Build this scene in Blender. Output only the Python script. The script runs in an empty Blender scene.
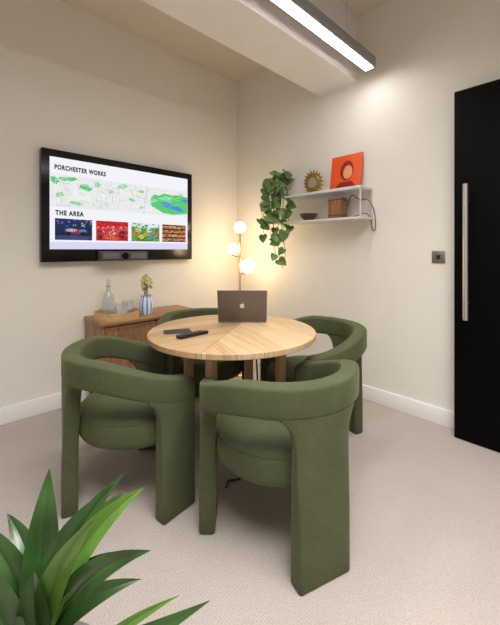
import bpy, bmesh, math, random
from mathutils import Vector, Matrix
random.seed(7)
R = math.radians
S = bpy.context.scene
COL = S.collection
S.view_settings.view_transform = 'Standard'

# ------------------------------------------------------------ materials
def nodes(name):
    m = bpy.data.materials.new(name); m.use_nodes = True
    nt = m.node_tree
    return m, nt, nt.nodes['Principled BSDF']
def objcoord(nt, scale=(1,1,1), rot=(0,0,0)):
    tc = nt.nodes.new('ShaderNodeTexCoord'); mp = nt.nodes.new('ShaderNodeMapping')
    mp.inputs['Scale'].default_value = scale; mp.inputs['Rotation'].default_value = rot
    nt.links.new(tc.outputs['Object'], mp.inputs['Vector'])
    return mp.outputs['Vector']
def mat(name, c, rough=.5, metal=0, var=.06, scale=25, bump=0, bscale=None, trans=0, sheen=0, emit=None, es=0, coat=0, spec=None):
    m, nt, b = nodes(name)
    v = objcoord(nt)
    n = nt.nodes.new('ShaderNodeTexNoise'); n.inputs['Scale'].default_value = scale; n.inputs['Detail'].default_value = 4
    nt.links.new(v, n.inputs['Vector'])
    r = nt.nodes.new('ShaderNodeValToRGB')
    r.color_ramp.elements[0].position = .3; r.color_ramp.elements[1].position = .7
    r.color_ramp.elements[0].color = (*[x*(1-var) for x in c], 1)
    r.color_ramp.elements[1].color = (*[min(1, x*(1+var)) for x in c], 1)
    nt.links.new(n.outputs['Fac'], r.inputs['Fac'])
    nt.links.new(r.outputs['Color'], b.inputs['Base Color'])
    b.inputs['Roughness'].default_value = rough; b.inputs['Metallic'].default_value = metal
    b.inputs['Transmission Weight'].default_value = trans
    if spec is not None: b.inputs['Specular IOR Level'].default_value = spec
    if sheen:
        b.inputs['Sheen Weight'].default_value = sheen; b.inputs['Sheen Roughness'].default_value = .4
        b.inputs['Sheen Tint'].default_value = (*[min(1, x*4) for x in c], 1)
    if coat: b.inputs['Coat Weight'].default_value = coat
    if emit:
        b.inputs['Emission Color'].default_value = (*emit, 1); b.inputs['Emission Strength'].default_value = es
    if bump:
        n2 = nt.nodes.new('ShaderNodeTexNoise'); n2.inputs['Scale'].default_value = bscale or scale*4; n2.inputs['Detail'].default_value = 3
        nt.links.new(v, n2.inputs['Vector'])
        bp = nt.nodes.new('ShaderNodeBump'); bp.inputs['Strength'].default_value = bump; bp.inputs['Distance'].default_value = .004
        nt.links.new(n2.outputs['Fac'], bp.inputs['Height']); nt.links.new(bp.outputs['Normal'], b.inputs['Normal'])
    return m
def wood(name, c1, c2, stretch=(2, 30, 30), rough=.45):
    m, nt, b = nodes(name)
    v = objcoord(nt, stretch)
    n = nt.nodes.new('ShaderNodeTexNoise'); n.inputs['Scale'].default_value = 1.6; n.inputs['Detail'].default_value = 6; n.inputs['Distortion'].default_value = .6
    nt.links.new(v, n.inputs['Vector'])
    r = nt.nodes.new('ShaderNodeValToRGB')
    r.color_ramp.elements[0].position = .32; r.color_ramp.elements[1].position = .68
    r.color_ramp.elements[0].color = (*c1, 1); r.color_ramp.elements[1].color = (*c2, 1)
    nt.links.new(n.outputs['Fac'], r.inputs['Fac']); nt.links.new(r.outputs['Color'], b.inputs['Base Color'])
    b.inputs['Roughness'].default_value = rough
    return m
def parquet(name, c1, c2):
    m, nt, b = nodes(name)
    N = nt.nodes.new; L = nt.links.new
    tc = N('ShaderNodeTexCoord'); sx = N('ShaderNodeSeparateXYZ'); L(tc.outputs['Object'], sx.inputs[0])
    def math_(op, a, bb=None):
        q = N('ShaderNodeMath'); q.operation = op
        for i, s in enumerate((a, bb)):
            if s is None: continue
            if isinstance(s, (int, float)): q.inputs[i].default_value = s
            else: L(s, q.inputs[i])
        return q.outputs[0]
    ax = math_('ABSOLUTE', sx.outputs[0])
    along = math_('SUBTRACT', math_('MULTIPLY', ax, .64), math_('MULTIPLY', sx.outputs[1], .77))
    e = math_('ADD', math_('MULTIPLY', ax, .77), math_('MULTIPLY', sx.outputs[1], .64))      # chevron planks mitred along one centre seam
    side = math_('MULTIPLY', math_('SIGN', sx.outputs[0]), 31.0)
    k = math_('DIVIDE', math_('ADD', e, 5.0), .118)
    kf = math_('FLOOR', k)
    wn = N('ShaderNodeTexWhiteNoise'); wn.noise_dimensions = '1D'; L(math_('ADD', kf, side), wn.inputs['W'])
    cv = N('ShaderNodeCombineXYZ'); L(math_('MULTIPLY', along, 3.5), cv.inputs[0]); L(math_('MULTIPLY', e, 60.0), cv.inputs[1]); L(math_('ADD', side, math_('MULTIPLY', kf, 3.7)), cv.inputs[2])
    n = N('ShaderNodeTexNoise'); n.inputs['Scale'].default_value = 1.2; n.inputs['Detail'].default_value = 5; L(cv.outputs[0], n.inputs['Vector'])
    f = math_('ADD', math_('ADD', math_('MULTIPLY', wn.outputs['Value'], .38), math_('MULTIPLY', math_('SIGN', sx.outputs[0]), .11)), math_('MULTIPLY', math_('SUBTRACT', n.outputs['Fac'], .14), .85))
    fr = math_('FRACT', k)
    seam = math_('MULTIPLY', math_('LESS_THAN', fr, .028), .40)
    s2 = math_('MULTIPLY', math_('LESS_THAN', ax, .0020), .50)
    f2 = math_('SUBTRACT', f, math_('ADD', seam, s2))
    r = N('ShaderNodeValToRGB'); r.color_ramp.elements[0].position = .05; r.color_ramp.elements[1].position = .85
    r.color_ramp.elements[0].color = (*c1, 1); r.color_ramp.elements[1].color = (*c2, 1)
    L(f2, r.inputs['Fac']); L(r.outputs['Color'], b.inputs['Base Color']); b.inputs['Roughness'].default_value = .5
    b.inputs['Specular IOR Level'].default_value = .3
    return m
def carpet_mat():
    m, nt, b = nodes('carpet')
    N = nt.nodes.new; L = nt.links.new
    v = objcoord(nt)
    n = N('ShaderNodeTexNoise'); n.inputs['Scale'].default_value = 250; n.inputs['Detail'].default_value = 2; L(v, n.inputs['Vector'])
    w = N('ShaderNodeTexWave'); w.inputs['Scale'].default_value = 32; w.inputs['Distortion'].default_value = 6; w.inputs['Detail'].default_value = 3; w.inputs['Detail Scale'].default_value = 5
    w.bands_direction = 'X'; L(v, w.inputs['Vector'])                                             # fine woven rows
    big = N('ShaderNodeTexNoise'); big.inputs['Scale'].default_value = 2.2; L(v, big.inputs['Vector'])
    mx = N('ShaderNodeMix'); mx.data_type = 'FLOAT'; mx.inputs[0].default_value = .18
    L(n.outputs['Fac'], mx.inputs[2]); L(w.outputs['Fac'], mx.inputs[3])
    ad = N('ShaderNodeMix'); ad.data_type = 'FLOAT'; ad.inputs[0].default_value = .18
    L(mx.outputs[0], ad.inputs[2]); L(big.outputs['Fac'], ad.inputs[3])
    r = N('ShaderNodeValToRGB'); r.color_ramp.elements[0].position = .26; r.color_ramp.elements[1].position = .74
    r.color_ramp.elements[0].color = (.345, .302, .28, 1); r.color_ramp.elements[1].color = (.60, .535, .50, 1)
    L(ad.outputs[0], r.inputs['Fac']); L(r.outputs['Color'], b.inputs['Base Color'])
    b.inputs['Roughness'].default_value = .95; b.inputs['Specular IOR Level'].default_value = .1
    bp = N('ShaderNodeBump'); bp.inputs['Strength'].default_value = .5; bp.inputs['Distance'].default_value = .005
    L(mx.outputs[0], bp.inputs['Height']); L(bp.outputs['Normal'], b.inputs['Normal'])
    return m
def velvet_mat():
    m, nt, b = nodes('green_velvet'); N = nt.nodes.new; L = nt.links.new
    v = objcoord(nt)
    a = N('ShaderNodeTexNoise'); a.inputs['Scale'].default_value = 9; a.inputs['Detail'].default_value = 3; L(v, a.inputs['Vector'])
    c = N('ShaderNodeTexNoise'); c.inputs['Scale'].default_value = 190; c.inputs['Detail'].default_value = 3; L(v, c.inputs['Vector'])
    mx = N('ShaderNodeMix'); mx.data_type = 'FLOAT'; mx.inputs[0].default_value = .65; L(a.outputs['Fac'], mx.inputs[2]); L(c.outputs['Fac'], mx.inputs[3])
    r = N('ShaderNodeValToRGB'); r.color_ramp.elements[0].position = .3; r.color_ramp.elements[1].position = .7
    r.color_ramp.elements[0].color = (.048, .058, .025, 1); r.color_ramp.elements[1].color = (.093, .108, .049, 1)
    L(mx.outputs[0], r.inputs['Fac']); L(r.outputs['Color'], b.inputs['Base Color'])
    b.inputs['Roughness'].default_value = .8; b.inputs['Sheen Weight'].default_value = .5; b.inputs['Sheen Roughness'].default_value = .35
    b.inputs['Sheen Tint'].default_value = (.34, .39, .19, 1)
    d = N('ShaderNodeTexNoise'); d.inputs['Scale'].default_value = 380; L(v, d.inputs['Vector'])
    bp = N('ShaderNodeBump'); bp.inputs['Strength'].default_value = .4; bp.inputs['Distance'].default_value = .004
    L(d.outputs['Fac'], bp.inputs['Height']); L(bp.outputs['Normal'], b.inputs['Normal'])
    return m
def stripe_mat():
    m, nt, b = nodes('striped_ceramic'); N = nt.nodes.new; L = nt.links.new
    tc = N('ShaderNodeTexCoord'); sx = N('ShaderNodeSeparateXYZ'); L(tc.outputs['Object'], sx.inputs[0])
    a = N('ShaderNodeMath'); a.operation = 'ARCTAN2'; L(sx.outputs[1], a.inputs[0]); L(sx.outputs[0], a.inputs[1])
    q = N('ShaderNodeMath'); q.operation = 'MULTIPLY'; q.inputs[1].default_value = 9; L(a.outputs[0], q.inputs[0])
    s = N('ShaderNodeMath'); s.operation = 'SINE'; L(q.outputs[0], s.inputs[0])
    r = N('ShaderNodeValToRGB'); r.color_ramp.interpolation = 'CONSTANT'
    r.color_ramp.elements[0].color = (.82, .86, .92, 1); r.color_ramp.elements[1].position = .5; r.color_ramp.elements[1].color = (.05, .25, .80, 1)
    L(s.outputs[0], r.inputs['Fac']); L(r.outputs['Color'], b.inputs['Base Color']); b.inputs['Roughness'].default_value = .25
    return m
def glow_mat():
    m, nt, b = nodes('screen_picture'); N = nt.nodes.new; L = nt.links.new
    a = N('ShaderNodeVertexColor'); a.layer_name = 'Col'
    L(a.outputs['Color'], b.inputs['Emission Color']); b.inputs['Emission Strength'].default_value = .95
    b.inputs['Base Color'].default_value = (.01, .01, .01, 1); b.inputs['Roughness'].default_value = .3
    b.inputs['Specular IOR Level'].default_value = .2
    return m

M = dict(
    wall=mat('wall_paint', (.86, .825, .765), .9, var=.012, scale=6, bump=.06, bscale=220),
    wall2=mat('low_bounce_wall', (.42, .40, .37), .9, var=.02, scale=6),  # for the unseen walls, set darker to cut bounced light
    ceil=mat('ceiling_paint', (.74, .675, .575), .95, var=.02, scale=5),
    beam=mat('beam_paint', (.86, .83, .79), .9, var=.02, scale=5),
    trim=mat('white_gloss_paint', (.90, .89, .87), .4, var=.01),
    carpet=carpet_mat(), green=velvet_mat(),
    oak=wood('light_oak', (.50, .32, .17), (.68, .48, .28), (30, 30, 2)),
    top=parquet('oak_parquet', (.32, .185, .088), (.69, .495, .30)),
    walnut=wood('walnut', (.23, .11, .046), (.44, .24, .115), (3, 30, 30)),
    walnutv=wood('walnut_upright', (.20, .09, .038), (.42, .22, .105), (30, 30, 3)),
    darkwood=wood('dark_wood', (.06, .025, .012), (.14, .06, .028), (30, 30, 4)),
    tray=wood('pale_tray_wood', (.56, .34, .15), (.74, .50, .26), (4, 30, 30)),
    black=mat('black_plastic', (.008, .008, .009), .35, var=.05),
    blackgloss=mat('black_gloss', (.004, .004, .005), .2, var=.03, spec=.3),
    door=mat('black_door_paint', (.0015, .0015, .0015), .6, var=.05, spec=.08),
    grey=mat('dark_grey_plastic', (.07, .07, .075), .5),
    steel=mat('brushed_steel', (.70, .69, .67), .38, 1, var=.05, scale=60),
    switch=mat('switch_plate_metal', (.34, .32, .30), .4, 1, var=.05),
    alu=mat('anodised_housing', (.36, .35, .37), .45, .2),
    diff=mat('light_diffuser', (.9, .9, .9), .5, emit=(1, .972, .95), es=30),
    brass=mat('brass', (.80, .52, .20), .25, 1, var=.04),
    globe=mat('glowing_glass', (.95, .9, .8), .3, emit=(1, .75, .44), es=22),
    shelf=mat('white_shelf_metal', (.74, .73, .72), .4, var=.02),
    gold=mat('old_gold', (.40, .235, .045), .38, .8, var=.35, scale=40),
    mirror=mat('dark_mirror', (.30, .27, .20), .15, .9),
    laptop=mat('space_grey_aluminium', (.17, .15, .145), .42, .5, var=.03),
    emblem=mat('polished_emblem', (.75, .72, .70), .2, .4),
    glass=mat('clear_glass', (.90, .94, .95), .04, trans=.9, var=.01),
    pot=mat('white_ceramic', (.70, .68, .64), .35),
    terracotta=mat('grey_stone_pot', (.22, .21, .2), .8, var=.15),
    soil=mat('soil', (.04, .027, .018), .95, var=.4, scale=60),
    leaf=mat('deep_green_leaf', (.036, .092, .022), .30, var=.4, scale=9, coat=.15),
    leaf2=mat('bright_green_leaf', (.105, .235, .033), .32, var=.3, scale=9, coat=.15),
    pothos=mat('pothos_leaf', (.115, .21, .058), .4, var=.6, scale=16),
    vine=mat('vine_stem', (.09, .14, .04), .6),
    flower=mat('pale_yellow_bloom', (.70, .66, .34), .8, var=.3, scale=60),
    stem=mat('green_stem', (.16, .22, .07), .7),
    orange=mat('orange_print', (.86, .10, .012), .5, var=.04),
    dkred=mat('dark_red_ink', (.28, .012, .008), .5),
    pale=mat('peach_ink', (.83, .36, .17), .5),
    boxwood=wood('box_wood', (.20, .085, .03), (.38, .19, .08), (24, 24, 4), .5),
    bowl=wood('dark_bowl_wood', (.05, .025, .014), (.13, .06, .03), (8, 8, 20), .4),
    nut=mat('dried_fruit', (.25, .10, .03), .7, var=.4, scale=50),
    cord=mat('rust_cord', (.22, .06, .03), .7),
    cable=mat('black_cable', (.01, .01, .01), .5),
    grille=mat('grille_cloth', (.17, .17, .175), .9, var=.3, scale=300),
    ink=mat('dark_lettering', (.004, .004, .008), .6),
    stripe=stripe_mat(), pic=glow_mat(),
)

# ------------------------------------------------------------ mesh helpers
def obj(name, bm, m, parent=None, smooth=True, angle=40, kind=None, recalc=True):
    if recalc: bmesh.ops.recalc_face_normals(bm, faces=bm.faces)
    me = bpy.data.meshes.new(name); bm.to_mesh(me); bm.free()
    for mm in (m if isinstance(m, (list, tuple)) else [m]): me.materials.append(mm)
    if smooth:
        for p in me.polygons: p.use_smooth = True
        me.set_sharp_from_angle(angle=R(angle))
    o = bpy.data.objects.new(name, me); COL.objects.link(o)
    if parent: o.parent = parent
    if kind: o['kind'] = kind
    return o
def tag(o, label, cat, group=None):
    o['label'] = label; o['category'] = cat
    if group: o['group'] = group
    return o
def thing(name, label, cat, loc=(0, 0, 0), rz=0, group=None):
    o = bpy.data.objects.new(name, None); COL.objects.link(o); o.empty_display_size = .1
    o.location = loc; o.rotation_euler = (0, 0, R(rz))
    return tag(o, label, cat, group)
def box(bm, x0, x1, y0, y1, z0, z1, bev=0, seg=2):
    vs = [bm.verts.new(p) for p in ((x0,y0,z0),(x1,y0,z0),(x1,y1,z0),(x0,y1,z0),(x0,y0,z1),(x1,y0,z1),(x1,y1,z1),(x0,y1,z1))]
    fs = [bm.faces.new([vs[i] for i in f]) for f in ((3,2,1,0),(4,5,6,7),(0,1,5,4),(1,2,6,5),(2,3,7,6),(3,0,4,7))]
    if bev:
        es = list({e for f in fs for e in f.edges})
        bmesh.ops.bevel(bm, geom=es, offset=bev, segments=seg, affect='EDGES', profile=.5)
def Bx(*a, **k):
    bm = bmesh.new(); box(bm, *a, **k); return bm
def lathe(bm, prof, seg=32, c=(0, 0, 0)):
    rings = []
    for r, z in prof:
        if r < 1e-6: rings.append([bm.verts.new((c[0], c[1], c[2]+z))])
        else: rings.append([bm.verts.new((c[0]+r*math.cos(2*math.pi*i/seg), c[1]+r*math.sin(2*math.pi*i/seg), c[2]+z)) for i in range(seg)])
    for a, b in zip(rings, rings[1:]):
        for i in range(seg):
            j = (i+1) % seg
            q = [a[i % len(a)], a[j % len(a)], b[j % len(b)], b[i % len(b)]]
            u = []
            for v in q:
                if v not in u: u.append(v)
            if len(u) > 2: bm.faces.new(u)
def La(prof, seg=32, c=(0, 0, 0)):
    bm = bmesh.new(); lathe(bm, prof, seg, c); return bm
def cyl(bm, c, r, h, seg=24, r2=None):
    lathe(bm, [(0, 0), (r, 0), (r if r2 is None else r2, h), (0, h)], seg, c)
def tube(bm, pts, r, seg=8, smooth_n=0):
    pts = [Vector(p) for p in pts]
    if smooth_n:
        out = []
        P = [pts[0]] + pts + [pts[-1]]
        for i in range(1, len(P)-2):
            for k in range(smooth_n):
                t = k/smooth_n
                a, b, c, d = P[i-1], P[i], P[i+1], P[i+2]
                out.append(.5*((2*b)+(c-a)*t+(2*a-5*b+4*c-d)*t*t+(3*b-a-3*c+d)*t**3))
        out.append(pts[-1]); pts = out
    rings = []
    ref = None
    for i, p in enumerate(pts):
        t = (pts[min(i+1, len(pts)-1)]-pts[max(i-1, 0)]).normalized()
        if ref is None:
            ref = t.orthogonal().normalized()
        u = (ref - t*ref.dot(t))
        u = u.normalized() if u.length > 1e-5 else t.orthogonal().normalized()
        ref = u; w = t.cross(u)
        rings.append([bm.verts.new(p+r*(math.cos(2*math.pi*k/seg)*u+math.sin(2*math.pi*k/seg)*w)) for k in range(seg)])
    for a, b in zip(rings, rings[1:]):
        for k in range(seg): bm.faces.new([a[k], a[(k+1) % seg], b[(k+1) % seg], b[k]])
    bm.faces.new(rings[0][::-1]); bm.faces.new(rings[-1])
def xf(bm, mtx):
    bmesh.ops.transform(bm, matrix=mtx, verts=bm.verts); return bm
def sphere(bm, c, r, u=20, v=12, sc=(1, 1, 1)):
    bmesh.ops.create_uvsphere(bm, u_segments=u, v_segments=v, radius=r, matrix=Matrix.Translation(c) @ Matrix.Diagonal((*sc, 1)))

# ------------------------------------------------------------ setting
H = 3.10
XW, YN = -3.9, -4.5
obj('floor', Bx(XW-.1, .1, YN-.1, .1, -.1, 0), M['carpet'], smooth=False, kind='structure')
obj('ceiling', Bx(XW-.1, .1, YN-.1, .1, H, H+.1), M['ceil'], smooth=False, kind='structure')
obj('wall_left', Bx(XW-.1, .1, 0, .1, 0, H), M['wall'], smooth=False, kind='structure')
obj('wall_right', Bx(0, .1, YN, 0, 0, H), M['wall'], smooth=False, kind='structure')
obj('wall_rear', Bx(XW-.1, XW, YN, 0, 0, H), M['wall2'], smooth=False, kind='structure')
obj('wall_near', Bx(XW, 0, YN-.1, YN, 0, H), M['wall2'], smooth=False, kind='structure')
bm = bmesh.new(); box(bm, XW, 0, -.016, 0, 0, .115, .004); obj('baseboard_left', bm, M['trim'], kind='structure')
bm = bmesh.new(); box(bm, -.016, 0, -2.21, -.016, 0, .115, .004); obj('baseboard_right', bm, M['trim'], kind='structure')
obj('trim_1', Bx(XW, 0, -1.48, -1.11, 2.575, H), M['beam'], smooth=False, kind='structure')

d = obj('door_1', Bx(-.12, -.001, -3.15, -2.213, .004, 2.21, bev=.003), M['door'], kind='structure')
bm = bmesh.new()
tube(bm, [(-.175, -2.29, .77), (-.175, -2.29, 1.605)], .015, 16)
for z in (.87, 1.505): tube(bm, [(-.175, -2.29, z), (-.119, -2.29, z)], .008, 10)
h = obj('door_handle', bm, M['steel'], d); h['label'] = 'long vertical brushed steel pull bar'

# ------------------------------------------------------------ linear ceiling light
t = thing('linear_light', 'long slim suspended strip light glowing beside the ceiling beam', 'ceiling light', (-1.68, -1.655, 2.555))
L0, L1 = -1.55, 1.55
bm = bmesh.new(); box(bm, L0, L1, -.042, .042, .006, .085, .004); obj('housing', bm, M['alu'], t)
bm = bmesh.new(); box(bm, L0+.012, L1-.025, -.029, .029, 0, .007); obj('diffuser', bm, M['diff'], t, smooth=False)
for x in (-1.2, 1.2):
    bm = bmesh.new(); tube(bm, [(x, 0, .08), (x, 0, H-2.555)], .0025, 6); obj('suspension_wire', bm, M['steel'], t)

# ------------------------------------------------------------ television
t = thing('television', 'large black-framed wall television showing a map and four pictures', 'television', (-1.30, -.03, 1.111))
bm = bmesh.new(); box(bm, -.65, .65, -.03, .0295, 0, .834, .006)
obj('casing', bm, M['blackgloss'], t)
bm = bmesh.new()
cl = bm.loops.layers.float_color.new('Col')
def poly(pts, col, lv):
    f = bm.faces.new([bm.verts.new((x, -.0305-.0003*lv, z)) for x, z in pts])
    for l in f.loops: l[cl] = (*col, 1)
def rect(x0, x1, z0, z1, col, lv): poly(((x0, z0), (x1, z0), (x1, z1), (x0, z1)), col, lv)
def clampp(x, z): return (min(.592, max(-.592, x)), min(.655, max(.41, z)))
rect(-.596, .596, .095, .778, (.93, .94, 1.0), 0)
rect(-.596, .596, .095, .150, (.74, .72, .94), 1)
rect(-.592, .592, .41, .655, (.85, .86, .88), 1)      # map ground
G = (.10, .62, .20); G2 = (.26, .72, .34); Bl = (.06, .28, .82)
def plot(cx, cz, rx, rz, an, col, lv, n=5):           # angular green area
    ps = []
    for i in range(n):
        a = 2*math.pi*i/n+random.uniform(-.3, .3); q = random.uniform(.7, 1.2)
        x, z = rx*q*math.cos(a), rz*q*math.sin(a)
        ps.append(clampp(cx+x*math.cos(an)-z*math.sin(an), cz+x*math.sin(an)+z*math.cos(an)))
    poly(ps, col, lv)
for a in ((-.56, .605, .04, .035), (-.46, .628, .08, .019), (-.35, .575, .06, .028), (-.53, .50, .035, .026), (-.25, .61, .03, .028), (-.05, .625, .055, .022), (.03, .52, .04, .022), (-.42, .45, .06, .016), (.12, .46, .03, .018), (-.15, .57, .02, .018), (.12, .60, .035, .018)):
    plot(*a, random.uniform(-.3, .3), random.choice((G, G2)), 2)
poly(((.20, .52), (.215, .48), (.27, .46), (.33, .43), (.43, .42), (.52, .43), (.592, .44), (.592, .60), (.55, .60), (.53, .625), (.43, .60), (.34, .61), (.29, .585), (.24, .59), (.21, .555)), G, 2)
poly(((.27, .56), (.36, .59), (.44, .58), (.41, .55), (.32, .54)), G2, 3)
poly(((.30, .51), (.33, .53), (.38, .525), (.43, .505), (.50, .50), (.55, .465), (.50, .455), (.42, .475), (.35, .485)), Bl, 3)
poly(((.53, .56), (.56, .58), (.592, .575), (.592, .55), (.56, .545)), Bl, 3)
def street(x, z, an, l, w, col):
    x2, z2 = x+math.cos(an)*l, z+math.sin(an)*l
    nx, nz = -math.sin(an)*w, math.cos(an)*w
    poly([clampp(*p) for p in ((x-nx, z-nz), (x2-nx, z2-nz), (x2+nx, z2+nz), (x+nx, z+nz))], col, 4)
for i in range(190):
    x = random.uniform(-.585, .22); z = random.uniform(.415, .64); an = random.choice((.32, .32+math.pi/2, -.15, -.15+math.pi/2)) + random.uniform(-.06, .06)
    l = random.uniform(.03, .12)
    if not .412 < z+math.sin(an)*l < .653 or x+math.cos(an)*l > .58: continue
    street(x, z, an, l, random.choice((.0010, .0013, .0018)), random.choice(((.58, .60, .63), (.66, .67, .70), (1, 1, 1), (1, 1, 1), (.48, .50, .54))))
street(-.592, .47, .16, .75, .0035, (.97, .90, .62)); street(-.12, .412, 1.25, .25, .003, (.97, .90, .62)); street(.14, .412, 1.42, .24, .003, (.62, .60, .58)); street(.16, .62, -.03, .43, .003, (.97, .90, .62))
for i in range(10):
    x = random.uniform(.24, .55); z = random.uniform(.44, .60); street(x, z, random.uniform(-.5, .5), random.uniform(.03, .08), .001, (.75, .88, .70))
XS = ((-.562, -.297), (-.267, -.002), (.028, .293), (.322, .575))
def thumb(k, f, nx=48, nz=29):                        # photograph with per-corner colours
    x0, x1 = XS[k]; z0, z1 = .165, .325
    for i in range(nx):
        for j in range(nz):
            c = [(i, j), (i+1, j), (i+1, j+1), (i, j+1)]
            fc = bm.faces.new([bm.verts.new((x0+(x1-x0)*a/nx, -.0314, z0+(z1-z0)*b/nz)) for a, b in c])
            for l, (a, b) in zip(fc.loops, c): l[cl] = (*f(a/nx, b/nz), 1)
grain = {}
def gr(k, a, b, n=14):
    q = (k, int(a*n), int(b*n*.6))
    if q not in grain: grain[q] = random.random()
    return grain[q]
def mixc(a, b, t): t = max(0, min(1, t)); return tuple(p+(q-p)*t for p, q in zip(a, b))
def blobf(x, y, cx, cy, rx, ry): return max(0, min(1, 3*(1-math.hypot((x-cx)/rx, (y-cy)/ry))))
def f1(x, y):
    c = mixc((.004, .006, .03), (.012, .03, .15), y+.4*gr(0, x, y, 24)-.2)
    c = mixc(c, (.05, .08, .24), blobf(x, y, .5, .12, .7, .14)*(.5+.5*gr(10, x, y, 40)))
    c = mixc(c, (.42, .04, .05), blobf(x, y, .56, .40, .34, .13)*(.4+.6*gr(11, x, y, 36))); c = mixc(c, (.55, .65, .88), .9*blobf(x, y, .42, .47, .18, .09)*(.3+.7*gr(12, x, y, 36))); c = mixc(c, (.04, .32, .45), blobf(x, y, .74, .46, .12, .07))
    c = mixc(c, (.005, .005, .01), blobf(x, y, .35, .30, .08, .13)); c = mixc(c, (.005, .005, .01), blobf(x, y, .74, .30, .08, .13)); return mixc(c, (.65, .60, .40), .8*(gr(7, x, y, 34) > .93)*(y > .65))
def f2(x, y):
    c = mixc((.36, .005, .012), (.82, .03, .03), gr(1, x, y, 26)); c = mixc(c, (.95, .80, .75), .6*(gr(13, x, y, 34) > .8)*(.25 < y < .75))
    c = mixc(c, (.10, .004, .01), .8*blobf(x, y, .80, .35, .12, .30)); c = mixc(c, (.14, .004, .01), .8*blobf(x, y, .12, .3, .09, .3)); return mixc(c, (.90, .30, .06), .8*blobf(x, y, .48, .14, .30, .10)*gr(14, x, y, 30))
def f3(x, y):
    c = mixc((.02, .14, .03), (.18, .52, .10), gr(2, x, y, 24)); c = mixc(c, (.80, .86, .92), blobf(x, y, .5, .92, .7, .22)*(gr(8, x, y, 20) > .25))
    for q, (px, py, cc) in enumerate(((.15, .40, (.78, .06, .05)), (.33, .25, (.85, .62, .08)), (.52, .42, (.80, .35, .05)), (.70, .28, (.10, .25, .65)), (.86, .42, (.75, .08, .10)), (.62, .62, (.85, .85, .80)), (.25, .62, (.85, .80, .30)))): c = mixc(c, cc, blobf(x, y, px, py, .12, .15)*(gr(9, x, y, 36) > .4))
    return c
def f4(x, y):
    c = mixc((.05, .014, .006), (.24, .09, .035), gr(3, x, y, 22)); s = (y*4.2) % 1
    if .2 < s < .85: c = mixc(c, (.75, .42, .18), .95*(gr(4, x, y, 30) > .45)); c = mixc(c, (.70, .12, .06), .9*(gr(5, x, y, 26) > .78))
    return mixc(c, (.012, .005, .003), .9*(s < .15))
for k, f in enumerate((f1, f2, f3, f4)): thumb(k, f)
scr = obj('screen', bm, M['pic'], t, smooth=False, recalc=False)
def text(body, x, z, width, cap, m, parent, name='lettering'):
    cu = bpy.data.curves.new('txt', 'FONT'); cu.body = body; cu.size = 1; cu.offset = .052; cu.space_character = 1.2
    o = bpy.data.objects.new('txt', cu); COL.objects.link(o)
    dg = bpy.context.evaluated_depsgraph_get(); me = bpy.data.meshes.new_from_object(o.evaluated_get(dg))
    bpy.data.objects.remove(o)
    xs = [v.co.x for v in me.vertices]; ys = [v.co.y for v in me.vertices]
    sx = width/(max(xs)-min(xs)); sy = cap/(max(ys)-min(ys)); mx, my = min(xs), min(ys)
    for v in me.vertices: v.co = Vector((x+(v.co.x-mx)*sx, -.0332, z+(v.co.y-my)*sy))
    me.materials.append(m); me.name = name
    oo = bpy.data.objects.new(name, me); COL.objects.link(oo); oo.parent = parent
    return oo
text('PORCHESTER WORKS', -.565, .686, .375, .038, M['ink'], scr)
text('THE AREA', -.560, .348, .20, .038, M['ink'], scr)

t = thing('video_bar', 'slim black video conferencing bar mounted on the lower television frame', 'video bar', (-1.36, -.105, 1.115))
bm = bmesh.new(); box(bm, -.20, .20, -.035, .044, 0, .075, .012, 3); obj('body', bm, M['grey'], t)
bm = bmesh.new(); cyl(bm, (0, 0, 0), .028, .006, 24); xf(bm, Matrix.Translation((0, -.0345, .038)) @ Matrix.Rotation(R(90), 4, 'X')); obj('lens', bm, M['blackgloss'], t)
for x in (-.115, .115):
    obj('speaker_grille', Bx(x-.065, x+.065, -.037, -.033, .014, .061, bev=.002), M['grille'], t)

# ------------------------------------------------------------ wall shelf and what it carries
SZ, SL = 1.69, 1.455
t = thing('wall_shelf', 'two-tier white wall shelf beside the corner', 'shelf', (0, -1.10, SL))
ub = Bx(-.20, -.0005, -.51, .48, SZ-SL-.022, SZ-SL, bev=.002); obj('upper_board', ub, M['shelf'], t)
obj('lower_board', Bx(-.20, -.0005, -.51, .48, -.018, 0, bev=.002), M['shelf'], t)
for y in (-.51, .472):
    obj('bracket', Bx(-.022, -.0005, y, y+.008, 0, SZ-SL-.022), M['shelf'], t)
    obj('bracket', Bx(-.2, -.188, y, y+.008, 0, SZ-SL-.022), M['shelf'], t)

t = thing('sun_frame', 'small round ornate gold sunburst frame on the upper shelf', 'frame', (-.075, -1.09, SZ))
bm = bmesh.new()
prof = [(.060+.016*math.cos(2*math.pi*i/12), .013*math.sin(2*math.pi*i/12)) for i in range(13)]
lathe(bm, prof, 36)
FM = Matrix.Translation((0, 0, .109)) @ Matrix.Rotation(R(-8), 4, 'Y') @ Matrix.Rotation(R(-90), 4, 'Y')
xf(bm, FM); obj('ring', bm, M['gold'], t)
bm = bmesh.new()
n = 18*8
inn = []; outb = []
for k in range(n):                                   # pointed rays in one piece
    a = 2*math.pi*k/n; ph = (k % 8)/8; rr = .078+.031*(1-abs(2*ph-1))**1.3
    inn.append((.066*math.cos(a), .066*math.sin(a))); outb.append((rr*math.cos(a), rr*math.sin(a)))
V = [[bm.verts.new((x, y, z)) for x, y in L_] for L_, z in ((inn, -.005), (outb, -.003), (outb, .002), (inn, .009))]
for i in range(4):
    A, B = V[i], V[(i+1) % 4]
    for k in range(n): bm.faces.new([A[k], A[(k+1) % n], B[(k+1) % n], B[k]])
xf(bm, FM); obj('sun_rays', bm, M['gold'], t)
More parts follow.
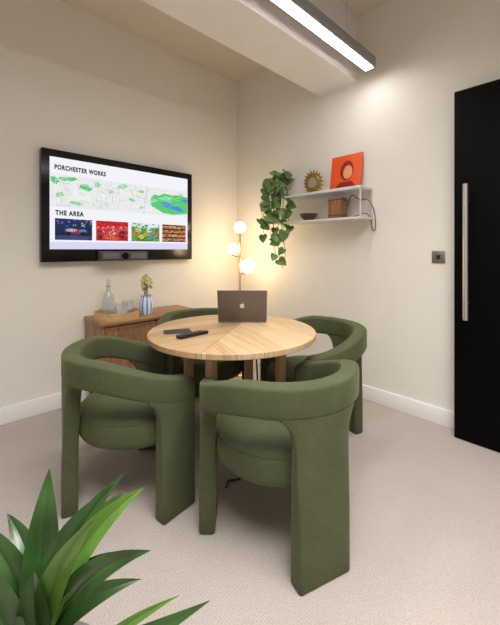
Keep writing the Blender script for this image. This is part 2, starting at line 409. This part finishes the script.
bm = bmesh.new(); cyl(bm, (0, 0, -.004), .052, .008, 32); xf(bm, FM); obj('mirror', bm, M['mirror'], t)

t = thing('art_print', 'square orange print with dark red and peach shapes leaning on the upper shelf', 'picture', (-.075, -1.40, SZ))
LM = Matrix.Rotation(R(9), 4, 'Y')
bm = Bx(-.004, .006, -.14, .14, .002, .30, bev=.001); xf(bm, LM); obj('panel', bm, M['orange'], t)
def flat(pts, m, lv, name):
    bm = bmesh.new(); bm.faces.new([bm.verts.new((-.0048-.0004*lv, -y, z)) for y, z in pts]); xf(bm, LM); return obj(name, bm, m, t, smooth=False)
def ell(cy, cz, ry, rz, n=24): return [(cy+ry*math.cos(2*math.pi*i/n), cz+rz*math.sin(2*math.pi*i/n)) for i in range(n)]
flat(ell(.01, .165, .060, .085), M['dkred'], 0, 'printed_shape')
flat(ell(.02, .150, .042, .058), M['pale'], 1, 'printed_shape')
flat([(-.09, .025), (.10, .025), (.06, .070), (-.045, .070)], M['dkred'], 1, 'printed_shape')

t = thing('fruit_bowl', 'small dark wooden bowl of dried pieces on the lower shelf', 'bowl', (-.12, -1.075, SL))
obj('bowl_shell', La([(0, 0), (.035, 0), (.038, .006), (.068, .035), (.080, .062), (.076, .062), (.062, .036), (.03, .014), (0, .012)]), M['bowl'], t)
bm = bmesh.new()
for i in range(22):
    a = random.uniform(0, 6.28); q = random.uniform(0, .052)
    sphere(bm, (q*math.cos(a), q*math.sin(a), .048+random.uniform(0, .012)), random.uniform(.011, .016), 8, 6, (1, .8, .7))
o = obj('filling', bm, M['nut'], t); o['kind'] = 'stuff'

t = thing('wooden_box', 'small upright brown wooden box on the lower shelf below the orange print', 'box', (-.12, -1.365, SL))
bm = bmesh.new(); box(bm, -.054, .054, -.056, .056, 0, .172, .005, 2)
top = [f for f in bm.faces if f.normal.z > .9 and f.calc_center_median().z > .16]
r = bmesh.ops.inset_region(bm, faces=top, thickness=.010); bmesh.ops.translate(bm, verts=list({v for f in top for v in f.verts}), vec=(0, 0, -.09))
obj('box_body', bm, M['boxwood'], t)
for z in (.02, .146):
    bm = bmesh.new()
    box(bm, -.0555, -.0530, -.0575, .0575, z, z+.008); box(bm, .0530, .0555, -.0575, .0575, z, z+.008); box(bm, -.0530, .0530, -.0575, -.0550, z, z+.008); box(bm, -.0530, .0530, .0550, .0575, z, z+.008)
    bmesh.ops.remove_doubles(bm, verts=bm.verts, dist=.0004)
    obj('banding', bm, M['darkwood'], t, smooth=False)

bm = bmesh.new()
tube(bm, [(-.04, -1.35, SL+.006), (-.03, -1.385, SL+.08), (-.05, -1.44, SL+.175), (-.09, -1.49, SL+.18), (-.09, -1.55, SL+.14), (-.06, -1.595, SL+.14), (-.04, -1.635, SL+.06), (-.03, -1.645, SL-.05), (-.025, -1.635, SL-.105), (-.025, -1.615, SL-.08), (-.03, -1.605, SL-.01), (-.05, -1.57, SL+.035), (-.09, -1.5, SL+.012), (-.10, -1.45, SL+.0045)], .0040, 8, 6)
tag(obj('cable', bm, M['cord']), 'rust-brown cable looping from behind the small box over the shelf end', 'cable')

# trailing plant
t = thing('trailing_plant', 'leafy green trailing plant hanging from the left end of the wall shelf', 'plant', (-.10, -.70, SZ))
obj('pot', La([(0, 0), (.050, 0), (.068, .11), (.062, .11), (.05, .09), (0, .09)]), M['pot'], t)
def heart(bm, p, tip, nrm, s):
    tip = tip.normalized(); nrm = (nrm - tip*nrm.dot(tip)).normalized(); sd = tip.cross(nrm)
    out = [(-.13, .15), (-.10, .30), (.02, .42), (.20, .47), (.42, .43), (.64, .31), (.84, .14)]
    mid = [bm.verts.new(p+s*(tip*a - nrm*b)) for a, b in ((0, 0), (.22, -.03), (.5, -.02), (1, .12))]
    for sg in (1, -1):
        e = [bm.verts.new(p+s*(tip*a+sd*sg*b+nrm*(.12*b-.25*max(0, a-.4)**2))) for a, b in out]
        for f in ((mid[0], e[0], e[1], e[2]), (mid[0], e[2], e[3], mid[1]), (mid[1], e[3], e[4], mid[2]), (mid[2], e[4], e[5]), (mid[2], e[5], e[6], mid[3])):
            bm.faces.new(f if sg > 0 else f[::-1])
rv = Vector((.7193, -.6947, 0)); tv = Vector((-.6947, -.7193, 0))
lf = bmesh.new()
spec = [(-.13, .14, -.32), (-.09, .15, -.46), (-.05, .17, -.62), (0, .18, -.66), (.03, .17, -.56), (.07, .15, -.34), (-.15, .08, -.42), (.01, .15, -.44), (-.07, .13, -.36), (.08, .13, -.16), (-.11, .17, -.24)]
for L_, k_, ze in spec:
    off = rv*L_ + tv*k_
    p = [Vector((0, 0, .095)), off*.45+Vector((0, 0, .17)), off*.9+Vector((0, 0, .10)), off*1.05+Vector((0, 0, -.06)), off*1.05+rv*random.uniform(-.02, .03)+Vector((0, 0, ze*.6)), off+rv*.025+Vector((0, 0, ze))]
    bm = bmesh.new(); tube(bm, p, .0028, 6, 5); obj('vine', bm, M['vine'], t)
    n = int(3+abs(ze)*8)
    for i in range(n):
        f = (i+.5)/n*(len(p)-1); a = int(f); q = p[a].lerp(p[a+1], f-a)
        sdir = rv*random.uniform(-1, 1)+tv*random.uniform(.2, .7)+Vector((0, 0, random.uniform(-1.1, -.2)))
        heart(lf, q+rv*random.uniform(-.03, .02), sdir, tv+rv*random.uniform(-.7, .7)+Vector((0, 0, random.uniform(-.1, .9))), random.uniform(.075, .11))
for i in range(11):
    a = random.uniform(0, 6.28)
    q = Vector((0, 0, .14+random.uniform(0, .08)))+rv*random.uniform(-.06, .11)+tv*random.uniform(0, .09)
    heart(lf, q, rv*math.cos(a)+tv*.5+Vector((0, 0, random.uniform(-.4, .5))), tv+Vector((0, 0, random.uniform(.2, 1))), random.uniform(.075, .105))
for v in lf.verts:
    if v.co.x > .09: v.co.x = .09
obj('foliage', lf, M['pothos'], t)

# ------------------------------------------------------------ light switch
t = thing('light_switch', 'square metal light switch on the wall beside the black door', 'switch', (-.0005, -2.085, 1.11))
obj('plate', Bx(-.007, 0, -.042, .042, 0, .084, bev=.002), M['switch'], t)
obj('rocker', Bx(-.011, -.006, -.012, .012, .028, .056, bev=.0015), M['black'], t)

# ------------------------------------------------------------ sideboard
t = thing('sideboard', 'low walnut sideboard with two doors against the wall under the television', 'sideboard', (-1.225, -.215, 0))
obj('body', Bx(-.415, .415, -.175, .188, .13, .648, bev=.003), M['walnutv'], t)
obj('top_board', Bx(-.425, .425, -.196, .19, .648, .675, bev=.004), M['walnut'], t)
for x0, x1, kx in ((-.40, -.005, -.028), (.005, .40, .028)):
    bm = bmesh.new(); box(bm, x0, x1, -.190, -.174, .15, .635, .002)
    fr = [f for f in bm.faces if f.normal.y < -.9 and f.calc_area() > .05]
    bmesh.ops.inset_region(bm, faces=fr, thickness=.045); bmesh.ops.translate(bm, verts=list({v for f in fr for v in f.verts}), vec=(0, .008, 0))
    dd = obj('cabinet_door', bm, M['walnutv'], t, smooth=False)
    bm = bmesh.new(); sphere(bm, (kx, -.199, .42), .011, 12, 8); obj('knob', bm, M['brass'], dd)
for x in (-.37, .37):
    for y in (-.145, .15):
        bm = bmesh.new(); cyl(bm, (x, y, 0), .014, .131, 16, .022); obj('leg', bm, M['darkwood'], t)
CZ = .675
t = thing('serving_tray', 'round pale wood tray with raised rim on the sideboard', 'tray', (-1.470, -.235, CZ))
obj('tray_base', La([(0, 0), (.158, 0), (.158, .010), (0, .010)], 48), M['tray'], t)
obj('rim', La([(.156, 0), (.166, 0), (.168, .052), (.158, .052), (.156, .008)], 48), M['tray'], t)
TZ = CZ+.010
t = thing('decanter', 'clear glass bottle with stopper standing on the round tray', 'bottle', (-1.510, -.165, TZ))
q = 1.12
obj('bottle_body', La([(a, b*q) for a, b in [(0, 0), (.042, 0), (.045, .006), (.045, .12), (.036, .145), (.017, .168), (.015, .20), (.021, .206), (.021, .212), (.012, .212), (.012, .17), (.032, .143), (.041, .12), (.041, .01), (0, .008)]]), M['glass'], t)
bm = bmesh.new(); lathe(bm, [(0, .195*q), (.0115, .195*q), (.0115, .214*q), (.006, .216*q), (.006, .222*q), (0, .222*q)], 16); sphere(bm, (0, 0, .238*q), .020, 14, 10); obj('stopper', bm, M['glass'], t)
def tumbler(x, y, label):
    t = thing('tumbler', label, 'glass', (x, y, TZ), 0, 'tumblers on the tray')
    obj('glass_wall', La([(0, 0), (.036, 0), (.039, .004), (.046, .110), (.042, .110), (.035, .012), (0, .011)]), M['glass'], t)
tumbler(-1.465, -.310, 'clear tumbler nearer the front edge of the round tray')
tumbler(-1.385, -.235, 'clear tumbler at the striped vase end of the tray')

t = thing('flower_vase', 'blue and white striped vase with pale yellow sprigs on the sideboard', 'vase', (-1.240, -.265, CZ))
obj('vase_body', La([(0, 0), (.042, 0), (.053, .03), (.054, .09), (.046, .125), (.040, .138), (.045, .155), (.040, .155), (.035, .138), (.048, .09), (.047, .03), (0, .008)]), M['stripe'], t)
bs = bmesh.new()
for i in range(12):
    a = 2*math.pi*i/12+random.uniform(-.2, .2); q = random.uniform(.008, .040); z = random.uniform(.24, .315)
    e = Vector((q*math.cos(a), q*math.sin(a), z)); tube(bs, [(q*.3*math.cos(a), q*.3*math.sin(a), .03), e*.6+Vector((0, 0, .06)), e], .0018, 5)
    bf = bmesh.new()
    for k in range(9):                               # overlapping florets of one sprig
        sphere(bf, e+Vector((random.uniform(-.009, .009), random.uniform(-.009, .009), -.008*k+.01)), .0125-.0004*k, 8, 6)
    obj('bloom', bf, M['flower'], t)
obj('stems', bs, M['stem'], t)

# ------------------------------------------------------------ globe lamp
t = thing('globe_lamp', 'slim brass floor lamp with three glowing globes in the corner', 'floor lamp', (-.323, -.402, 0), -44)
obj('base', La([(0, 0), (.13, 0), (.13, .016), (.12, .022), (0, .022)], 40), M['brass'], t)
bm = bmesh.new(); tube(bm, [(0, 0, .02), (0, 0, 1.37)], .008, 12); obj('pole', bm, M['brass'], t)
for px, py, pz, rr in ((0, 0, 1.420, .055), (-.068, -.02, 1.21, .052), (.078, -.03, 1.043, .067)):
    bm = bmesh.new()
    if px: tube(bm, [(0, 0, pz-.075), (px*.8, py*.8, pz-.075), (px, py, pz-.050)], .005, 8); cyl(bm, (px, py, pz-.066), .016, .02, 16)
    else: cyl(bm, (px, py, pz-.066), .016, .02, 16)
    obj('arm', bm, M['brass'], t)
    bm = bmesh.new(); sphere(bm, (px, py, pz), rr, 28, 18); g = obj('globe', bm, M['globe'], t); g['label'] = 'glowing round glass globe'

# ------------------------------------------------------------ table
TX, TY = -1.304, -1.416
t = thing('round_table', 'round oak table with patterned wood top among four green chairs', 'table', (TX, TY, 0), -44)
tp = obj('tabletop', La([(0, .721), (.460, .721), (.4635, .7225), (.465, .725), (.465, .747), (.4635, .7495), (.461, .75), (0, .75)], 96), M['top'], t, angle=30)
tp.rotation_euler = (0, 0, R(-14))
for k in range(4):
    a = R(251.2+90*k)
    bm = bmesh.new(); cyl(bm, (.28*math.cos(a), .28*math.sin(a), 0), .027, .7215, 24, .030); obj('leg', bm, M['oak'], t)

t = thing('laptop', 'open dark grey laptop with its lid back turned toward the viewer', 'laptop', (-1.141, -1.322, .75), -44)
obj('base', Bx(-.15, .15, 0, .21, .001, .015, bev=.004), M['laptop'], t)
obj('keyboard', Bx(-.13, .13, .025, .11, .0145, .0158), M['black'], t)
LR = Matrix.Translation((0, .004, .014)) @ Matrix.Rotation(R(20), 4, 'X')
bm = Bx(-.15, .15, -.0065, 0, 0, .207, bev=.003); xf(bm, LR); lid = obj('lid', bm, M['laptop'], t)
bm = Bx(-.143, .143, -.0002, .0006, .012, .20); xf(bm, LR); obj('display', bm, M['blackgloss'], lid)
bm = bmesh.new(); pts = []
for i in range(48):
    a = 2*math.pi*i/48
    r0 = 1-.18*math.exp(-((a-math.pi/2)/.28)**2)-.08*math.exp(-((a-3*math.pi/2)/.22)**2)
    x, y = r0*math.cos(a)*.92, r0*math.sin(a)
    dx, dy = x-1.15, y-.15
    if math.hypot(dx, dy) < .5:
        q = math.hypot(dx, dy); x, y = 1.15+dx/q*.5, .15+dy/q*.5
    pts.append((x, y))
E = .016
bm.faces.new([bm.verts.new((x*E, -.0069, .104+y*E)) for x, y in pts])
bm.faces.new([bm.verts.new((x*E, -.0069, .104+y*E)) for x, y in ((0, 1.0), (.08, 1.35), (.42, 1.65), (.36, 1.25), (.15, 1.04))])
xf(bm, LR); e = obj('emblem', bm, M['emblem'], lid, smooth=False); e['label'] = 'small shiny bitten-fruit emblem'

t = thing('remote_control', 'slim black remote control lying on the table in front of the phone', 'remote control', (-1.553, -1.384, .75), 1)
obj('body', Bx(-.09, .09, -.021, .021, .0005, .018, bev=.005, seg=3), M['black'], t)
bm = bmesh.new()
for i in range(9):
    for j in (-1, 0, 1): box(bm, -.070+i*.015, -.061+i*.015, j*.011-.0035, j*.011+.0035, .0175, .0195)
obj('buttons', bm, M['grey'], t, smooth=False)
t = thing('phone', 'dark smartphone lying flat near the left table edge', 'phone', (-1.565, -1.255, .75), -24)
obj('case', Bx(-.073, .073, -.036, .036, .0005, .009, bev=.003), M['grey'], t)
obj('glass_face', Bx(-.069, .069, -.0325, .0325, .0088, .0096), M['blackgloss'], t)

bm = bmesh.new()
tube(bm, [(-1.217, -1.50, .7205), (-1.217, -1.52, .6), (-1.225, -1.545, .3), (-1.235, -1.56, .06), (-1.26, -1.57, .007), (-1.33, -1.54, .005), (-1.38, -1.555, .005), (-1.43, -1.53, .005), (-1.47, -1.56, .005)], .0045, 8, 6)
tag(obj('cable', bm, M['cable']), 'thin black cable dropping from under the table onto the carpet', 'cable')

# ------------------------------------------------------------ chairs
RO = .348; BW = .074; RC = RO-BW/2; PHI = 132.0; BH = .118   # outer radius, band thickness, half sweep from the rear, band height
def rrect(w, h, r, n=4):
    out = []
    for cx, cy, a0 in ((w/2-r, h/2-r, 0), (-w/2+r, h/2-r, 90), (-w/2+r, -h/2+r, 180), (w/2-r, -h/2+r, 270)):
        for k in range(n+1):
            a = R(a0+90*k/n); out.append((cx+r*math.cos(a), cy+r*math.sin(a)))
    return out
def ztop(a):                                           # band is highest at the rear and sinks into the arms
    ph = min(PHI, abs(180-a)); s = max(0, min(1, (ph-45)/(PHI-45))); s = s*s*(3-2*s)
    return .718-.108*s
def zround(a):
    dd = max(0, (PHI-abs(180-a)))*math.pi/180*RC; r = .050
    return r-math.sqrt(max(0, r*r-(r-dd)**2)) if dd < r else 0
def band_bm():
    bm = bmesh.new(); e = .016; st = []
    a0, a1 = 180-PHI, 180+PHI; de = math.degrees(e/RC)
    for k in range(6): q = R(90*k/5); st.append((a0+de*(1-math.cos(q)), e*(1-math.sin(q))))
    n = 72
    st += [(a0+de+(a1-a0-2*de)*k/n, 0) for k in range(1, n)]
    for k in range(5, -1, -1): q = R(90*k/5); st.append((a1-de*(1-math.cos(q)), e*(1-math.sin(q))))
    rings = []
    for a, ins in st:
        zt = ztop(a)-zround(a)-ins*.3; zb = ztop(a)-BH; h = zt-zb; w = BW-2*ins
        sec = rrect(w, h, min(.016, h/2-.002, w/2-.001)); q = R(a)
        rings.append([bm.verts.new(((RC+x)*math.cos(q), (RC+x)*math.sin(q), (zt+zb)/2+z)) for x, z in sec])
    m = len(rings[0])
    for p, q in zip(rings, rings[1:]):
        for k in range(m): bm.faces.new([p[k], p[(k+1) % m], q[(k+1) % m], q[k]])
    bm.faces.new(rings[0]); bm.faces.new(rings[-1][::-1])
    return bm
LR_, LF_ = .228, .185                                  # slab widths, rear leg and front legs
def leg_bm(ac, flo, fhi, zj, L_):                      # flat slab that bends into the curved band at its top
    bm = bmesh.new(); w = .068; rc = RO-w/2-.0012
    sec = rrect(w, L_, .013, 4)
    sec2 = []
    for i, p in enumerate(sec):
        q = sec[(i+1) % len(sec)]; sec2.append(p)
        if abs(q[1]-p[1]) > L_*.5:
            for k in range(1, 6): sec2.append((p[0]+(q[0]-p[0])*k/6, p[1]+(q[1]-p[1])*k/6))
    sec = sec2
    er = Vector((math.cos(R(ac)), math.sin(R(ac)))); et = Vector((-er.y, er.x))
    rings = []
    lev = [(0, .010, 0), (.003, .004, 0), (.010, 0, 0), (.10, 0, 0), (.20, 0, 0), (.27, 0, 0), (.34, 0, 0), (.40, 0, 0), (zj-.12, 0, 0), (zj-.085, 0, .003), (zj-.06, 0, .008), (zj-.038, 0, .017), (zj-.018, 0, .031), (zj-.003, 0, .050), (zj+.03, .003, .053)]
    for z, ins, fl in lev:
        t_ = max(0, min(1, (z-.20)/(zj-.05-.20))); t_ = t_*t_*(3-2*t_)
        ring = []
        for x, s in sec:
            s2 = s*(1-ins/(L_/2)) + (flo*fl*(-1) if s < 0 else fhi*fl)*min(1, abs(s)/(L_/2-.02))
            x2 = x*(1-ins/(w/2)); a = R(ac)+s2/rc; ad = math.degrees(a) % 360
            cu = Vector(((rc+x2)*math.cos(a), (rc+x2)*math.sin(a)))
            fl_ = er*(rc-.004+x2)+et*s2
            pp = fl_.lerp(cu, t_)
            ring.append(bm.verts.new((pp.x, pp.y, min(z, ztop(ad)-zround(ad)-.028))))
        rings.append(ring)
    m = len(sec)
    for p, q in zip(rings, rings[1:]):
        for k in range(m): bm.faces.new([p[k], p[(k+1) % m], q[(k+1) % m], q[k]])
    bm.faces.new(rings[0][::-1]); bm.faces.new(rings[-1])
    return bm
def seat_bm():                                         # plump drum cushion
    return La([(0, .312), (.240, .312), (.262, .316), (.273, .328), (.277, .348), (.278, .380), (.277, .408), (.272, .428), (.260, .441), (.238, .449), (.17, .455), (0, .458)], 64)
FL = 180-PHI+math.degrees(LF_/2/RC)+.2
chair0 = thing('green_armchair', '', 'chair', (-1.424, -1.863, 0), 72, 'green three-legged chairs around the table')
bk = obj('backrest', band_bm(), M['green'], chair0, angle=60)
obj('leg', leg_bm(180, 1, 1, .602, LR_), M['green'], chair0, angle=60)
obj('leg', leg_bm(FL, 0, 1, .540, LF_), M['green'], chair0, angle=60)
obj('leg', leg_bm(-FL, 1, 0, .540, LF_), M['green'], chair0, angle=60)
st_ = obj('seat', seat_bm(), M['green'], chair0, angle=60)
bm = bmesh.new()
tube(bm, [(.2725*math.cos(2*math.pi*k/48), .2725*math.sin(2*math.pi*k/48), .429) for k in range(49)], .0028, 6)
obj('piping', bm, M['green'], st_)
chair0['label'] = 'green velvet curved chair nearest the viewer, its wide rear leg in front'
def dup(root, loc, rz, label):
    r = root.copy(); COL.objects.link(r); r.location = loc; r.rotation_euler = (0, 0, R(rz)); r['label'] = label
    for ch in list(root.children):
        c = ch.copy(); COL.objects.link(c); c.parent = r
        for g in list(ch.children):
            k = g.copy(); COL.objects.link(k); k.parent = c
dup(chair0, (-1.768, -1.204, 0), -18, 'green velvet curved chair in front of the sideboard, left of the table')
dup(chair0, (-.775, -1.565, 0), 161, 'green velvet curved chair right of the table, nearest the right wall')
dup(chair0, (-1.06, -.840, 0), -114, 'green velvet curved chair behind the table, mostly hidden by it')

# ------------------------------------------------------------ foreground plant
t = thing('strap_leaf_plant', 'large potted plant with long glossy strap leaves in the near left foreground', 'plant', (-2.405, -2.048, 0), -44)
obj('pot', La([(0, 0), (.11, 0), (.14, .27), (.13, .27), (.12, .24), (0, .24)], 36), M['terracotta'], t)
obj('soil', La([(0, .235), (.122, .235), (.122, .25), (0, .252)], 30), M['soil'], t)
bm = bmesh.new(); cyl(bm, (0, 0, .24), .024, .13, 14, .018); obj('stem', bm, M['stem'], t)
B0 = (-.453, .72)
def strap(bm, tip, w, arch=.05, nx=0, nz=.4, b0=None):
    b = Vector(b0) if b0 else Vector((random.uniform(-.02, .02), random.uniform(-.02, .02), .33)); tp = Vector((tip[0]-B0[0], tip[1]-B0[1], tip[2]))
    c = b.lerp(tp, .5)+Vector((-.20*(tp.x-b.x)-.008, 0, arch)); n = 20
    nn = Vector((nx, -1, nz)); prev = None
    for i in range(n+1):
        s = i/n
        p = b*(1-s)**2+c*2*s*(1-s)+tp*s*s
        tg = ((c-b)*(1-s)+(tp-c)*s).normalized()
        sd = tg.cross(nn).normalized(); up = sd.cross(tg)
        if up.dot(nn) < 0: up = -up
        hw = max(w*(.50+2.0*s*(1-s))*(max(0, 1-s**3.4))**.75, .0004)
        row = [bm.verts.new(p+sd*hw*k+up*hw*q) for k, q in ((-1, .26), (-.55, .14), (-.07, .02), (0, -.07), (.07, .02), (.55, .14), (1, .26))]
        if prev:
            for k in range(6): bm.faces.new([prev[k], prev[k+1], row[k+1], row[k]])
        prev = row
dark = [((-.470, .80, .690), .038, .02, .45), ((-.275, .75, .712), .029, .05, -.4), ((-.605, .85, .545), .031, .06, .5), ((-.405, .64, .600), .030, .04, .3), ((-.181, .62, .655), .029, .09, -.2, .7), ((-.255, .80, .43), .025, .05, 0, .8), ((-.085, .72, .462), .026, -.055, 0, .9, (.02, 0, .29)), ((-.62, .76, .60), .035, .06, .4), ((-.53, .64, .62), .031, .06, .5), ((-.31, .85, .60), .029, .08, -.5), ((-.38, .58, .53), .029, .08, 0, .8), ((-.50, .68, .54), .030, .06, .1), ((-.58, .66, .52), .030, .08, .4), ((-.36, .78, .63), .029, .06, -.2), ((-.235, .68, .60), .024, .10, -.3, .6)]
light = [((-.213, .69, .722), .032, .08, -.35), ((-.280, .62, .715), .028, .04, .3), ((-.152, .73, .463), .012, .0, 0, .4, (.10, 0, .33))]
bm = bmesh.new()
for a in dark: strap(bm, *a)
obj('leaves', bm, M['leaf'], t, angle=180, recalc=False)
bm = bmesh.new()
for a in light: strap(bm, *a)
o = obj('leaves', bm, M['leaf2'], t, angle=180, recalc=False); o['label'] = 'younger brighter green leaves'

# ------------------------------------------------------------ lights
def area(name, loc, size, power, col, rot=(0, 0, 0), spread=180):
    l = bpy.data.lights.new(name, 'AREA'); l.shape = 'RECTANGLE'; l.size, l.size_y = size; l.energy = power; l.color = col; l.spread = R(spread)
    o = bpy.data.objects.new(name, l); COL.objects.link(o); o.location = loc; o.rotation_euler = rot
area('overhead_fill', (-2.2, -3.1, 3.04), (1.8, 1.2), 84, (1, .968, .925), spread=130)  # added unseen fill, stands in for the room's other lighting
w = bpy.data.worlds.new('world'); S.world = w; w.use_nodes = True
w.node_tree.nodes['Background'].inputs[0].default_value = (.9, .85, .8, 1); w.node_tree.nodes['Background'].inputs[1].default_value = .3

# ------------------------------------------------------------ camera
cd = bpy.data.cameras.new('camera'); cd.sensor_fit = 'HORIZONTAL'; cd.sensor_width = 36; cd.lens = 342/500*36
cd.shift_y = -.125; cd.clip_start = .02
co = bpy.data.objects.new('camera', cd); COL.objects.link(co)
co.location = (-2.58, -2.88, 1.20); co.rotation_euler = (R(90), 0, R(46-90))
S.camera = co
